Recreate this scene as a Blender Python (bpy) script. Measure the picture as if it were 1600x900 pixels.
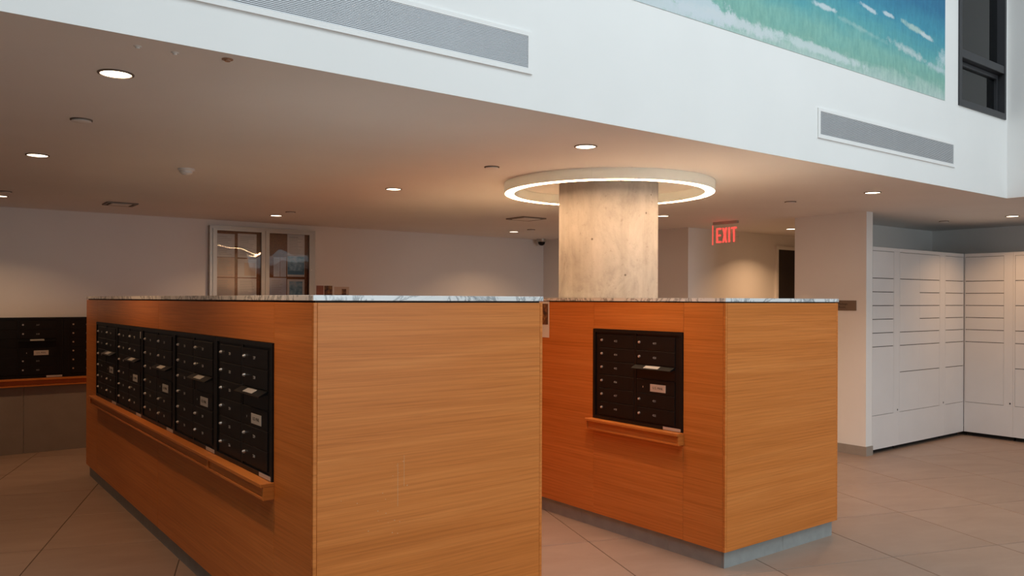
import bpy, bmesh, math, random
from mathutils import Matrix, Vector
random.seed(7)
for o in list(bpy.data.objects): bpy.data.objects.remove(o)
scene = bpy.context.scene
COL = scene.collection

# ------------------------------------------------------------------ camera
CAM_H = 1.523
th, roll = math.radians(52.7577), math.radians(0.2128)
cam_d = bpy.data.cameras.new('camera'); cam = bpy.data.objects.new('camera', cam_d); COL.objects.link(cam)
cam_d.sensor_width = 36.0; cam_d.lens = 1259.245 * 36 / 1600
cam_d.shift_y = 18.185 / 1600
cam_d.clip_start = 0.05; cam_d.clip_end = 200
fw = Vector((math.cos(th), math.sin(th), 0)); rt = Vector((math.sin(th), -math.cos(th), 0)); up = Vector((0, 0, 1))
R_ = rt * math.cos(roll) + up * math.sin(roll); U_ = -rt * math.sin(roll) + up * math.cos(roll)
cam.matrix_world = Matrix(((R_.x, U_.x, -fw.x, 0), (R_.y, U_.y, -fw.y, 0), (R_.z, U_.z, -fw.z, CAM_H), (0, 0, 0, 1)))
scene.camera = cam

# ------------------------------------------------------------------ world, daylight, exposure
w = bpy.data.worlds.new('world'); scene.world = w; w.use_nodes = True
w.node_tree.nodes['Background'].inputs[0].default_value = (0.70, 0.86, 1.0, 1)
w.node_tree.nodes['Background'].inputs[1].default_value = 0.10
vs = scene.view_settings
vs.view_transform = 'Standard'; vs.look = 'None'; vs.gamma = 1.0; vs.use_curve_mapping = False
vs.exposure = 0.20
def area(name, loc, rot, sx, sy, power, color, spread=180, shape='RECTANGLE', parent=None):
    l = bpy.data.lights.new(name, 'AREA'); l.shape = shape; l.size = sx; l.size_y = sy
    l.energy = power; l.color = color; l.spread = math.radians(spread)
    o = bpy.data.objects.new(name, l); COL.objects.link(o); o.location = loc; o.rotation_euler = rot
    if parent: o.parent = parent
    return o
DAY = (0.80, 0.93, 1.0)
area('skylight_daylight', (1.8, -0.4, 6.15), (0, 0, 0), 8.0, 3.6, 255, DAY)
area('facade_daylight', (5.2, -5.9, 3.0), (math.radians(90), 0, 0), 4.2, 5.2, 215, DAY)

# ------------------------------------------------------------------ dimensions (metres)
ZC = 2.401            # low ceiling
YB = 2.914            # bulkhead front
XA = 7.50             # right wall of the tall hall
YF = 9.17             # back wall
XW = 7.55             # right wall of the mail area
ZR = 6.2              # roof of the tall hall
UH, UW = 0.597, 0.775 # mailbox unit
WARM = (1.0, 0.58, 0.30)

# ------------------------------------------------------------------ materials
def new_mat(name):
    m = bpy.data.materials.new(name); m.use_nodes = True
    return m, m.node_tree.nodes, m.node_tree.links, m.node_tree.nodes['Principled BSDF']
def ramp(N, stops, interp='LINEAR'):
    r = N.new('ShaderNodeValToRGB'); e = r.color_ramp.elements; r.color_ramp.interpolation = interp
    while len(e) < len(stops): e.new(0.5)
    for el, (p, c) in zip(e, stops): el.position = p; el.color = (*c, 1)
    return r
def obj_coord(N, L, scale=(1, 1, 1), rot=(0, 0, 0), loc=(0, 0, 0)):
    t = N.new('ShaderNodeTexCoord'); m = N.new('ShaderNodeMapping')
    m.inputs['Scale'].default_value = scale; m.inputs['Rotation'].default_value = rot; m.inputs['Location'].default_value = loc
    L.new(t.outputs['Object'], m.inputs['Vector']); return m
def noise(N, L, vec, scale, detail=3, rough=0.5, dist=0):
    n = N.new('ShaderNodeTexNoise'); n.inputs['Scale'].default_value = scale; n.inputs['Detail'].default_value = detail
    n.inputs['Roughness'].default_value = rough; n.inputs['Distortion'].default_value = dist
    if vec is not None: L.new(vec.outputs[0], n.inputs['Vector'])
    return n
def mixc(N, L, a, b, fac, mode='MIX'):
    m = N.new('ShaderNodeMix'); m.data_type = 'RGBA'; m.blend_type = mode
    for idx, v in ((6, a), (7, b)):
        if isinstance(v, tuple): m.inputs[idx].default_value = (*v, 1)
        else: L.new(v, m.inputs[idx])
    if isinstance(fac, (int, float)): m.inputs[0].default_value = fac
    else: L.new(fac, m.inputs[0])
    return m.outputs[2]
def math_n(N, L, op, a, b=None, clamp=False):
    m = N.new('ShaderNodeMath'); m.operation = op; m.use_clamp = clamp
    for i, v in enumerate((a, b)):
        if v is None: continue
        if isinstance(v, (int, float)): m.inputs[i].default_value = v
        else: L.new(v, m.inputs[i])
    return m.outputs[0]
def bump(N, L, B, height, strength, dist=0.002):
    b = N.new('ShaderNodeBump'); b.inputs['Strength'].default_value = strength; b.inputs['Distance'].default_value = dist
    L.new(height, b.inputs['Height']); L.new(b.outputs[0], B.inputs['Normal'])
def plain(name, col, rough=0.5, metal=0.0, var=0.06, scale=6.0, spec=0.5):
    m, N, L, B = new_mat(name)
    n = noise(N, L, obj_coord(N, L), scale, 3)
    r = ramp(N, [(0.3, tuple(c * (1 - var) for c in col)), (0.7, tuple(min(1, c * (1 + var)) for c in col))])
    L.new(n.outputs[0], r.inputs[0]); L.new(r.outputs[0], B.inputs['Base Color'])
    B.inputs['Roughness'].default_value = rough; B.inputs['Metallic'].default_value = metal
    B.inputs['Specular IOR Level'].default_value = spec
    return m
def emit(name, col, strength):
    m, N, L, B = new_mat(name)
    B.inputs['Base Color'].default_value = (*col, 1); B.inputs['Emission Color'].default_value = (*col, 1)
    B.inputs['Emission Strength'].default_value = strength
    return m

def wood_mat():
    m, N, L, B = new_mat('oak_veneer'); B.inputs['Specular IOR Level'].default_value = 0.3
    info = N.new('ShaderNodeObjectInfo')
    tc = N.new('ShaderNodeTexCoord')
    off = N.new('ShaderNodeVectorMath'); off.operation = 'MULTIPLY_ADD'
    comb = N.new('ShaderNodeCombineXYZ'); L.new(info.outputs['Random'], comb.inputs[0]); L.new(info.outputs['Random'], comb.inputs[1]); L.new(info.outputs['Random'], comb.inputs[2])
    L.new(comb.outputs[0], off.inputs[0]); off.inputs[1].default_value = (3.1, 5.7, 2.3); L.new(tc.outputs['Object'], off.inputs[2])
    mp = N.new('ShaderNodeMapping'); mp.inputs['Scale'].default_value = (0.8, 0.8, 7.0); L.new(off.outputs[0], mp.inputs['Vector'])
    mp.inputs['Rotation'].default_value = (0, math.radians(1.2), 0)
    warp = noise(N, L, mp, 0.9, 2, 0.5)
    wv = N.new('ShaderNodeTexWave'); wv.wave_type = 'BANDS'; wv.bands_direction = 'Z'
    wv.inputs['Scale'].default_value = 2.2; wv.inputs['Distortion'].default_value = 7.0; wv.inputs['Detail'].default_value = 3.0; wv.inputs['Detail Scale'].default_value = 0.7
    L.new(mp.outputs[0], wv.inputs['Vector'])
    mp2 = N.new('ShaderNodeMapping'); mp2.inputs['Scale'].default_value = (2.2, 2.2, 190.0); L.new(off.outputs[0], mp2.inputs['Vector'])
    fine = noise(N, L, mp2, 1.0, 4, 0.65, 0.2)
    mp3 = N.new('ShaderNodeMapping'); mp3.inputs['Scale'].default_value = (0.35, 0.35, 9.0); L.new(off.outputs[0], mp3.inputs['Vector'])
    band = noise(N, L, mp3, 1.3, 4, 0.6, 0.8)
    base = ramp(N, [(0.25, (0.55, 0.165, 0.028)), (0.5, (0.625, 0.198, 0.039)), (0.75, (0.69, 0.238, 0.054))]); L.new(band.outputs[0], base.inputs[0])
    g1 = ramp(N, [(0.0, (0.80, 0.76, 0.70)), (0.35, (1, 1, 1)), (1.0, (1.05, 1.05, 1.05))]); L.new(wv.outputs['Fac'], g1.inputs[0])
    g2 = ramp(N, [(0.28, (0.76, 0.70, 0.62)), (0.52, (1, 1, 1)), (0.8, (1.10, 1.12, 1.15))]); L.new(fine.outputs[0], g2.inputs[0])
    c = mixc(N, L, base.outputs[0], g1.outputs[0], 0.30, 'MULTIPLY'); c = mixc(N, L, c, g2.outputs[0], 0.8, 'MULTIPLY')
    L.new(c, B.inputs['Base Color']); B.inputs['Roughness'].default_value = 0.38
    bump(N, L, B, fine.outputs[0], 0.12, 0.001)
    return m
def marble_mat():
    m, N, L, B = new_mat('white_marble')
    mp = obj_coord(N, L, (1, 1, 1), (0.3, 0.2, 0.6))
    n = noise(N, L, mp, 4.6, 8, 0.62, 1.6)
    a = math_n(N, L, 'SUBTRACT', n.outputs[0], 0.5); a = math_n(N, L, 'ABSOLUTE', a)
    r = ramp(N, [(0.0, (0.16, 0.18, 0.19)), (0.018, (0.45, 0.47, 0.48)), (0.05, (0.80, 0.81, 0.80)), (0.3, (0.86, 0.86, 0.84))]); L.new(a, r.inputs[0])
    n2 = noise(N, L, mp, 1.1, 3); c = mixc(N, L, r.outputs[0], (0.72, 0.73, 0.73), math_n(N, L, 'MULTIPLY', n2.outputs[0], 0.5))
    L.new(c, B.inputs['Base Color']); B.inputs['Roughness'].default_value = 0.2
    return m
def tile_mat():
    m, N, L, B = new_mat('beige_porcelain_tile')
    info = N.new('ShaderNodeObjectInfo')
    tc = N.new('ShaderNodeTexCoord'); ad = N.new('ShaderNodeVectorMath'); ad.operation = 'MULTIPLY_ADD'
    L.new(info.outputs['Location'], ad.inputs[0]); ad.inputs[1].default_value = (1.7, 2.3, 1); L.new(tc.outputs['Object'], ad.inputs[2])
    mp = N.new('ShaderNodeMapping'); mp.inputs['Scale'].default_value = (1.0, 2.6, 1); L.new(ad.outputs[0], mp.inputs[0])
    n = noise(N, L, mp, 2.0, 6, 0.6, 0.5)
    r = ramp(N, [(0.3, (0.30, 0.205, 0.152)), (0.7, (0.355, 0.25, 0.19))]); L.new(n.outputs[0], r.inputs[0])
    br = N.new('ShaderNodeMapRange'); br.inputs['To Min'].default_value = 0.975; br.inputs['To Max'].default_value = 1.02; L.new(info.outputs['Random'], br.inputs[0])
    hs = N.new('ShaderNodeHueSaturation'); L.new(r.outputs[0], hs.inputs['Color']); L.new(br.outputs[0], hs.inputs['Value'])
    L.new(hs.outputs[0], B.inputs['Base Color']); B.inputs['Roughness'].default_value = 0.42; B.inputs['Specular IOR Level'].default_value = 0.4
    return m
def concrete_mat():
    m, N, L, B = new_mat('board_marked_concrete')
    mp = obj_coord(N, L, (1, 1, 0.6)); n1 = noise(N, L, mp, 5.0, 9, 0.7, 0.5)
    mp2 = obj_coord(N, L, (7, 7, 0.5)); n2 = noise(N, L, mp2, 1.6, 4, 0.6)
    mp3 = obj_coord(N, L, (1, 1, 1)); n3 = noise(N, L, mp3, 26, 4, 0.7)
    c1 = ramp(N, [(0.30, (0.28, 0.27, 0.255)), (0.5, (0.40, 0.388, 0.365)), (0.72, (0.48, 0.465, 0.44))]); L.new(n1.outputs[0], c1.inputs[0])
    c2 = ramp(N, [(0.34, (0.70, 0.68, 0.64)), (0.5, (1, 1, 1))]); L.new(n2.outputs[0], c2.inputs[0])
    c3 = ramp(N, [(0.28, (0.55, 0.5, 0.45)), (0.40, (1, 1, 1))]); L.new(n3.outputs[0], c3.inputs[0])
    v = N.new('ShaderNodeTexVoronoi'); v.inputs['Scale'].default_value = 6.0; L.new(mp3.outputs[0], v.inputs['Vector'])
    c4 = ramp(N, [(0.035, (0.22, 0.18, 0.14)), (0.06, (1, 1, 1))]); L.new(v.outputs['Distance'], c4.inputs[0])
    c = mixc(N, L, c1.outputs[0], c2.outputs[0], 0.38, 'MULTIPLY'); c = mixc(N, L, c, c3.outputs[0], 0.5, 'MULTIPLY'); c = mixc(N, L, c, c4.outputs[0], 0.8, 'MULTIPLY')
    L.new(c, B.inputs['Base Color']); B.inputs['Roughness'].default_value = 0.75
    bump(N, L, B, n3.outputs[0], 0.25, 0.004)
    return m
def mural_mat():
    m, N, L, B = new_mat('sea_mural_print')
    tc = N.new('ShaderNodeTexCoord'); sep = N.new('ShaderNodeSeparateXYZ'); L.new(tc.outputs['Object'], sep.inputs[0])
    X, Z = sep.outputs[0], sep.outputs[2]          # local: X to the right, Z up from the lower edge
    mp = obj_coord(N, L, (0.8, 1, 2.4), (0, math.radians(-4), 0)); n1 = noise(N, L, mp, 2.2, 6, 0.6, 0.6)
    mp2 = obj_coord(N, L, (1, 1, 1)); n2 = noise(N, L, mp2, 11, 8, 0.75)
    d = math_n(N, L, 'MULTIPLY', math_n(N, L, 'SUBTRACT', n1.outputs[0], 0.5), 0.27)
    d2 = math_n(N, L, 'MULTIPLY', math_n(N, L, 'SUBTRACT', n2.outputs[0], 0.5), 0.10)
    h = math_n(N, L, 'ADD', math_n(N, L, 'ADD', Z, d), d2)
    g = ramp(N, [(0.0, (0.44, 0.58, 0.54)), (0.06, (0.36, 0.54, 0.48)), (0.11, (0.21, 0.44, 0.37)), (0.20, (0.20, 0.45, 0.40)), (0.32, (0.10, 0.37, 0.40)), (0.48, (0.045, 0.28, 0.40)), (0.68, (0.02, 0.17, 0.32)), (1.0, (0.015, 0.10, 0.23))])
    L.new(h, g.inputs[0]); c = g.outputs[0]
    # watercolour mottling
    mp4 = obj_coord(N, L, (30, 1, 9)); n4 = noise(N, L, mp4, 1.0, 6, 0.7); r4 = ramp(N, [(0.3, (0.70, 0.80, 0.82)), (0.7, (1.3, 1.2, 1.16))]); L.new(n4.outputs[0], r4.inputs[0])
    c = mixc(N, L, c, r4.outputs[0], 0.8, 'MULTIPLY')
    def blob(cx, cz, rx, rz, tilt, soft, wob):
        dx = math_n(N, L, 'SUBTRACT', X, cx); dz = math_n(N, L, 'SUBTRACT', Z, cz)
        ct, st = math.cos(tilt), math.sin(tilt)
        u = math_n(N, L, 'ADD', math_n(N, L, 'MULTIPLY', dx, ct / rx), math_n(N, L, 'MULTIPLY', dz, st / rx))
        v = math_n(N, L, 'ADD', math_n(N, L, 'MULTIPLY', dx, -st / rz), math_n(N, L, 'MULTIPLY', dz, ct / rz))
        q = math_n(N, L, 'SQRT', math_n(N, L, 'ADD', math_n(N, L, 'MULTIPLY', u, u), math_n(N, L, 'MULTIPLY', v, v)))
        q = math_n(N, L, 'ADD', q, math_n(N, L, 'MULTIPLY', math_n(N, L, 'SUBTRACT', n2.outputs[0], 0.5), wob))
        return math_n(N, L, 'DIVIDE', math_n(N, L, 'SUBTRACT', 1.0, q), soft, True)
    # foam: x measured from the mural's right edge (negative), z from its lower edge
    for cx, cz, rx, rz, t, s, wb, col in (
        (-2.95, 0.10, 0.42, 0.085, -0.10, 0.25, 1.2, (0.72, 0.80, 0.86)), (-2.55, 0.06, 0.5, 0.045, -0.03, 0.4, 1.2, (0.74, 0.80, 0.82)),
        (-3.3, 0.03, 0.9, 0.05, 0, 0.4, 1.2, (0.72, 0.79, 0.83)), (-1.75, 0.065, 0.75, 0.035, -0.02, 0.4, 1.2, (0.70, 0.80, 0.80)),
        (-1.63, 0.352, 0.15, 0.022, -0.02, 0.35, 1.0, (0.72, 0.80, 0.84)), (-1.1, 0.46, 0.12, 0.02, -0.1, 0.4, 1.2, (0.70, 0.79, 0.84)), (-0.85, 0.475, 0.10, 0.018, -0.05, 0.4, 1.0, (0.72, 0.80, 0.85)),
        (-0.45, 0.45, 0.26, 0.028, -0.10, 0.4, 1.0, (0.55, 0.72, 0.66)), (-0.30, 0.432, 0.13, 0.02, -0.12, 0.4, 0.8, (0.72, 0.80, 0.84)),
        (-0.55, 0.27, 0.35, 0.035, -0.12, 0.6, 1.6, (0.62, 0.74, 0.74)), (-0.02, 0.32, 0.14, 0.07, 0.3, 0.6, 1.6, (0.62, 0.76, 0.80)), (-0.1, 0.22, 0.30, 0.03, -0.05, 0.6, 1.4, (0.58, 0.72, 0.76)), (-1.2, 0.30, 0.4, 0.02, -0.08, 0.7, 1.6, (0.35, 0.60, 0.58))):
        c = mixc(N, L, c, tuple(v * .86 for v in col), math_n(N, L, 'MULTIPLY', blob(cx, cz, rx, rz, t, s * 1.3, wb * 2.2), 0.85))
    L.new(c, B.inputs['Base Color']); B.inputs['Roughness'].default_value = 0.6
    return m
def glass_mat(name, refl=0.06, tint=(1, 1, 1), wavy=False):
    m, N, L, B = new_mat(name); N.remove(B)
    out = N['Material Output']; tr = N.new('ShaderNodeBsdfTransparent'); tr.inputs[0].default_value = (*tint, 1)
    gl = N.new('ShaderNodeBsdfGlossy'); gl.inputs['Roughness'].default_value = 0.02; gl.inputs[0].default_value = (1, 1, 1, 1)
    fr = N.new('ShaderNodeFresnel'); fr.inputs[0].default_value = 1.5
    mx = N.new('ShaderNodeMixShader'); fac = math_n(N, L, 'ADD', fr.outputs[0], refl, True); L.new(fac, mx.inputs[0]); L.new(tr.outputs[0], mx.inputs[1]); L.new(gl.outputs[0], mx.inputs[2])
    L.new(mx.outputs[0], out.inputs[0]); return m
def print_mat(name, stops, scale, seed):
    m, N, L, B = new_mat(name)
    n = noise(N, L, obj_coord(N, L, (1, 1, 1), (0, 0, 0), (seed, seed * 2, seed * 3)), scale, 3, 0.6); r = ramp(N, stops); L.new(n.outputs[0], r.inputs[0]); L.new(r.outputs[0], B.inputs['Base Color'])
    B.inputs['Roughness'].default_value = 0.5; return m

WOOD = wood_mat(); MARBLE = marble_mat(); TILE = tile_mat(); CONC = concrete_mat(); MURAL = mural_mat()
DIMW = plain('dark_taupe_bounce_cut', (0.16, 0.13, 0.11), 0.7)  # unseen hall walls, made dark to cut neutral bounce on the counters
WALL = plain('white_wall_paint', (0.86, 0.85, 0.83), 0.75, var=0.015, scale=2)
CEIL = plain('white_ceiling_paint', (0.86, 0.85, 0.83), 0.75, var=0.015, scale=2)
GROUT = plain('brown_grout', (0.10, 0.07, 0.05), 0.9)
BASEM = plain('grey_stone_base', (0.30, 0.31, 0.30), 0.55, var=0.08, scale=14)
BASEB = plain('taupe_stone_base', (0.33, 0.29, 0.25), 0.55, var=0.06, scale=14)
PANELB = plain('taupe_wall_panel', (0.27, 0.23, 0.20), 0.6, var=0.05)
DARK = plain('black_shadow_gap', (0.012, 0.011, 0.010), 0.7)
BLACKM = plain('black_bronze_metal', (0.0065, 0.0055, 0.0055), 0.48, var=0.1, spec=0.28)
BLACKF = plain('black_metal_frame', (0.006, 0.0065, 0.0068), 0.42, var=0.1, spec=0.3)
CHROME = plain('chrome', (0.86, 0.84, 0.80), 0.28, 0.8, 0.02)
SILVER = plain('brushed_silver_plate', (0.62, 0.60, 0.56), 0.4, 0.4, 0.05)
INK = plain('pale_engraved_ink', (0.42, 0.41, 0.40), 0.6)
DARKINK = plain('dark_ink', (0.03, 0.025, 0.02), 0.6)
WHITEM = plain('white_powder_coat', (0.80, 0.80, 0.79), 0.45, var=0.015)
WHITEM2 = plain('white_grille_frame', (0.86, 0.85, 0.83), 0.6, var=0.015)
LOCKER = plain('white_locker_steel', (0.77, 0.76, 0.76), 0.42, var=0.02, scale=3)
GRILLE = plain('grey_grille_aluminium', (0.62, 0.63, 0.65), 0.4, 0.3, 0.02)
GRILLED = plain('dark_duct', (0.06, 0.06, 0.065), 0.7)
ALU = plain('aluminium_frame', (0.50, 0.48, 0.44), 0.4, 0.5, 0.03)
CORK = plain('brown_cork', (0.22, 0.085, 0.033), 0.85, var=0.25, scale=60)
PAPER = plain('white_paper', (0.72, 0.70, 0.68), 0.7, var=0.03)
TRIMD = plain('bronze_trim_and_gap_shade', (0.20, 0.16, 0.13), 0.5, 0.2)
DGREY = plain('dark_grey_window_metal', (0.045, 0.045, 0.05), 0.4, 0.3)
DOORM = plain('black_brown_door', (0.02, 0.014, 0.011), 0.45)
PLAQUE = plain('brown_bronze_plaque', (0.22, 0.16, 0.115), 0.45, 0.2)
GLASS = glass_mat('clear_glass', 0.02); ACRYL = glass_mat('warped_clear_acrylic', 0.04); WGLASS = glass_mat('dim_window_glass', 0.0, (0.30, 0.31, 0.33))
def housing_mat():
    m, N, L, B = new_mat('translucent_white_housing'); B.inputs['Base Color'].default_value = (0.86, 0.85, 0.83, 1); B.inputs['Roughness'].default_value = 0.45
    tr = N.new('ShaderNodeBsdfTranslucent'); n = noise(N, L, obj_coord(N, L), 4, 2); r = ramp(N, [(0.3, (0.66, 0.86, 0.96)), (0.7, (0.70, 0.9, 1.0))]); L.new(n.outputs[0], r.inputs[0]); L.new(r.outputs[0], tr.inputs[0])
    mx = N.new('ShaderNodeMixShader'); mx.inputs[0].default_value = 0.065; L.new(B.outputs[0], mx.inputs[1]); L.new(tr.outputs[0], mx.inputs[2]); L.new(mx.outputs[0], N['Material Output'].inputs[0]); return m
HOUSING = housing_mat()
RINGE = emit('ring_diffuser_glow', (1.0, 0.60, 0.32), 43.0)
DLE = emit('downlight_glow', (1.0, 0.80, 0.56), 6.0)
REDD = emit('dim_red_edge_glow', (1.0, 0.20, 0.15), 0.42)
REDE = emit('red_exit_glow', (1.0, 0.085, 0.068), 1.05)

# ------------------------------------------------------------------ helpers
def link(name, me, mat, parent=None):
    o = bpy.data.objects.new(name, me); COL.objects.link(o)
    if mat is not None and not me.materials: me.materials.append(mat)
    if parent is not None: o.parent = parent
    return o
def wloc(o):
    v = Vector((0, 0, 0))
    while o is not None: v += o.location; o = o.parent
    return v
def mesh_from(bm, name, smooth=False):
    bmesh.ops.recalc_face_normals(bm, faces=bm.faces)
    me = bpy.data.meshes.new(name); bm.to_mesh(me); bm.free()
    if smooth:
        for p in me.polygons: p.use_smooth = True
    return me
def add_box(bm, x0, x1, y0, y1, z0, z1):
    v = [bm.verts.new(p) for p in ((x0, y0, z0), (x1, y0, z0), (x1, y1, z0), (x0, y1, z0), (x0, y0, z1), (x1, y0, z1), (x1, y1, z1), (x0, y1, z1))]
    for f in ((0, 3, 2, 1), (4, 5, 6, 7), (0, 1, 5, 4), (1, 2, 6, 5), (2, 3, 7, 6), (3, 0, 4, 7)): bm.faces.new([v[i] for i in f])
def box(name, x0, x1, y0, y1, z0, z1, mat, parent=None, bev=0.0, local=False):
    """axis-aligned box in world coordinates (local=True: in the parent's own frame)"""
    bm = bmesh.new()
    add_box(bm, x0, x1, y0, y1, z0, z1)
    if bev: bmesh.ops.bevel(bm, geom=bm.edges[:], offset=bev, segments=1, affect='EDGES')
    if parent is not None and not local: bmesh.ops.translate(bm, vec=-wloc(parent), verts=bm.verts)
    return link(name, mesh_from(bm, name), mat, parent)
def boxes(name, lst, mat, parent=None, local=False):
    bm = bmesh.new()
    for b in lst: add_box(bm, *b)
    if parent is not None and not local: bmesh.ops.translate(bm, vec=-wloc(parent), verts=bm.verts)
    return link(name, mesh_from(bm, name), mat, parent)
def lathe(name, prof, mat, parent=None, seg=32, closed=False, smooth=True):
    """profile (r, z) turned round the local z axis"""
    bm = bmesh.new(); rings = []
    for r, z in prof:
        rings.append([bm.verts.new((r * math.cos(2 * math.pi * i / seg), r * math.sin(2 * math.pi * i / seg), z)) for i in range(seg)] if r > 1e-6 else [bm.verts.new((0, 0, z))])
    prs = list(zip(rings, rings[1:])) + ([(rings[-1], rings[0])] if closed else [])
    for a, b in prs:
        for i in range(seg):
            j = (i + 1) % seg
            if len(a) == 1 and len(b) == 1: continue
            if len(a) == 1: bm.faces.new((a[0], b[i], b[j]))
            elif len(b) == 1: bm.faces.new((a[i], a[j], b[0]))
            else: bm.faces.new((a[i], a[j], b[j], b[i]))
    o = link(name, mesh_from(bm, name, smooth), mat, parent)
    if smooth:
        md = o.modifiers.new('edges', 'EDGE_SPLIT'); md.split_angle = math.radians(40)
    return o
def thing(name, loc, label, cat, rotz=0, group=None):
    o = bpy.data.objects.new(name, None); COL.objects.link(o); o.empty_display_size = 0.05
    o.location = loc; o.rotation_euler = (0, 0, rotz); tag(o, label, cat, group); return o
def tag(o, label=None, cat=None, group=None, kind=None):
    for k, v in (('label', label), ('category', cat), ('group', group), ('kind', kind)):
        if v: o[k] = v
    return o
def struct(o, label=None):
    o['kind'] = 'structure'
    if label: o['label'] = label
    return o
_txt = {}
def text_mesh(s, size, mat, align='CENTER', ext=0.0004, wide=1.0):
    key = (s, size, mat.name, align)
    if key not in _txt:
        c = bpy.data.curves.new('lettering', 'FONT'); c.body = s; c.size = size; c.align_x = align; c.align_y = 'CENTER'; c.extrude = ext; c.resolution_u = 2
        o = bpy.data.objects.new('lettering', c); COL.objects.link(o)
        dg = bpy.context.evaluated_depsgraph_get(); me = bpy.data.meshes.new_from_object(o.evaluated_get(dg))
        bpy.data.objects.remove(o); me.materials.clear(); me.materials.append(mat)
        for v in me.vertices: v.co.x *= wide
        _txt[key] = me
    return _txt[key]
def text(name, s, size, mat, parent, loc, rot=(math.pi / 2, 0, 0), align='CENTER', wide=1.0):
    o = link(name, text_mesh(s, size, mat, align, wide=wide), None, parent); o.location = loc; o.rotation_euler = rot; return o

# ================================================================== SETTING
# floor: one slab of grout bed, tiles on it
X0, X1, Y0, Y1 = -3.6, 10.4, -6.0, YF
floor = struct(box('floor', X0 - .2, X1 + .2, Y0 - .2, Y1 + .2, -0.15, -0.0025, GROUT), 'large beige porcelain floor tiles laid on the diagonal')
ta, TS = math.radians(19.6), 0.808
nv, tv = Vector((math.cos(ta), -math.sin(ta))), Vector((math.sin(ta), math.cos(ta)))
def clip(poly, ax, val, keep_less):
    out = []
    for i, p in enumerate(poly):
        q = poly[(i + 1) % len(poly)]; ip = (p[ax] <= val) == keep_less or p[ax] == val; iq = (q[ax] <= val) == keep_less or q[ax] == val
        if ip: out.append(p)
        if ip != iq:
            t = (val - p[ax]) / (q[ax] - p[ax]); out.append(p.lerp(q, t))
    return out
hs = TS / 2 - 0.0030
tbm = bmesh.new(); add_box(tbm, -hs, hs, -hs, hs, -0.010, 0.0)
bmesh.ops.bevel(tbm, geom=[e for e in tbm.edges if all(v.co.z > -0.001 for v in e.verts)], offset=0.0012, segments=1, affect='EDGES')
tile_me = mesh_from(tbm, 'floor_tile'); tile_me.materials.append(TILE)
rest = []
for i in range(-18, 22):
    for j in range(-18, 22):
        c = nv * (0.3885 + TS * (i + .5)) + tv * (-0.1563 + TS * (j + .5))
        cs = [c + nv * (hs * a) + tv * (hs * b) for a, b in ((-1, -1), (1, -1), (1, 1), (-1, 1))]
        if all(p.x < X0 or p.x > X1 or p.y < Y0 or p.y > Y1 for p in cs): continue
        near = -0.6 < c.x < 10.2 and 1.2 < c.y < 9.6
        inside = all(X0 <= p.x <= X1 and Y0 <= p.y <= Y1 for p in cs)
        if near and inside:
            o = link('tile', tile_me, None, floor); o.location = (c.x, c.y, 0); o.rotation_euler = (0, 0, -ta); continue
        poly = cs
        for ax, val, less in ((0, X0, False), (0, X1, True), (1, Y0, False), (1, Y1, True)):
            poly = clip(poly, ax, val, less)
            if len(poly) < 3: break
        if len(poly) < 3: continue
        if near:
            bm = bmesh.new(); tp = [bm.verts.new((p.x - c.x, p.y - c.y, 0)) for p in poly]; bt = [bm.verts.new((p.x - c.x, p.y - c.y, -0.01)) for p in poly]
            bm.faces.new(tp)
            for k in range(len(tp)): bm.faces.new((tp[k], bt[k], bt[(k + 1) % len(tp)], tp[(k + 1) % len(tp)]))
            o = link('tile', mesh_from(bm, 'tile'), TILE, floor); o.location = (c.x, c.y, 0)
        else: rest.append(poly)
bm = bmesh.new()
for poly in rest:
    tp = [bm.verts.new((p.x, p.y, 0)) for p in poly]; bt = [bm.verts.new((p.x, p.y, -0.01)) for p in poly]; bm.faces.new(tp)
    for k in range(len(tp)): bm.faces.new((tp[k], bt[k], bt[(k + 1) % len(tp)], tp[(k + 1) % len(tp)]))
tag(link('outer_tiles', mesh_from(bm, 'outer_tiles'), TILE, floor), kind='stuff')

# low ceiling (under the upper floor, and on to the right of the tall hall)
struct(boxes('ceiling', [(X0, X1, YB + .22, YF, ZC, ZC + .2), (XA + .2, X1, Y0, YB + .22, ZC, ZC + .2)], CEIL), 'low white ceiling over the mail area')
struct(box('ceiling_upper', X0 - .2, X1 + .2, Y0 - .2, YF + .2, ZR, ZR + .15, CEIL), 'high roof of the tall hall')
# bulkhead with the window opening at its right end
WX0, WX1, WZ0, WZ1 = 6.595, 7.455, 3.06, 5.4
bulk = struct(boxes('wall_bulkhead', [(X0, WX0, YB, YB + .22, ZC, ZR), (WX0, XA + .2, YB, YB + .22, ZC, WZ0), (WX0, XA + .2, YB, YB + .22, WZ1, ZR), (WX1, XA + .2, YB, YB + .22, WZ0, WZ1)], WALL), 'bright white bulkhead wall above the mail area')
struct(box('wall_right_upper', XA, XA + .2, Y0, YB, ZC, ZR, WALL), 'white upper wall turning the corner at far right')
struct(box('wall_left', X0 - .2, X0, Y0, YF, 0, ZR, DIMW))
struct(boxes('wall_front', [(X0, 3.0, Y0 - .2, Y0, 0, ZR), (7.4, X1, Y0 - .2, Y0, 0, ZR), (3.0, 7.4, Y0 - .2, Y0, 0, .35), (3.0, 7.4, Y0 - .2, Y0, 5.7, ZR)], DIMW))
wback = struct(box('wall_back', X0, XW + .15, YF, YF + .2, 0, ZR, WALL), 'white back wall behind the counters')
struct(box('wall_right', XW, XW + .15, 6.434, YF, 0, ZC, WALL), 'white side wall behind the concrete column')
wcor = struct(box('wall_corridor', XW + .15, X1, 6.434, 6.6, 0, ZC, WALL), 'warmly lit corridor wall under the exit sign')
struct(box('wall_corridor_end', X1, X1 + .15, Y0, 6.6, 0, ZR, WALL))
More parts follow.
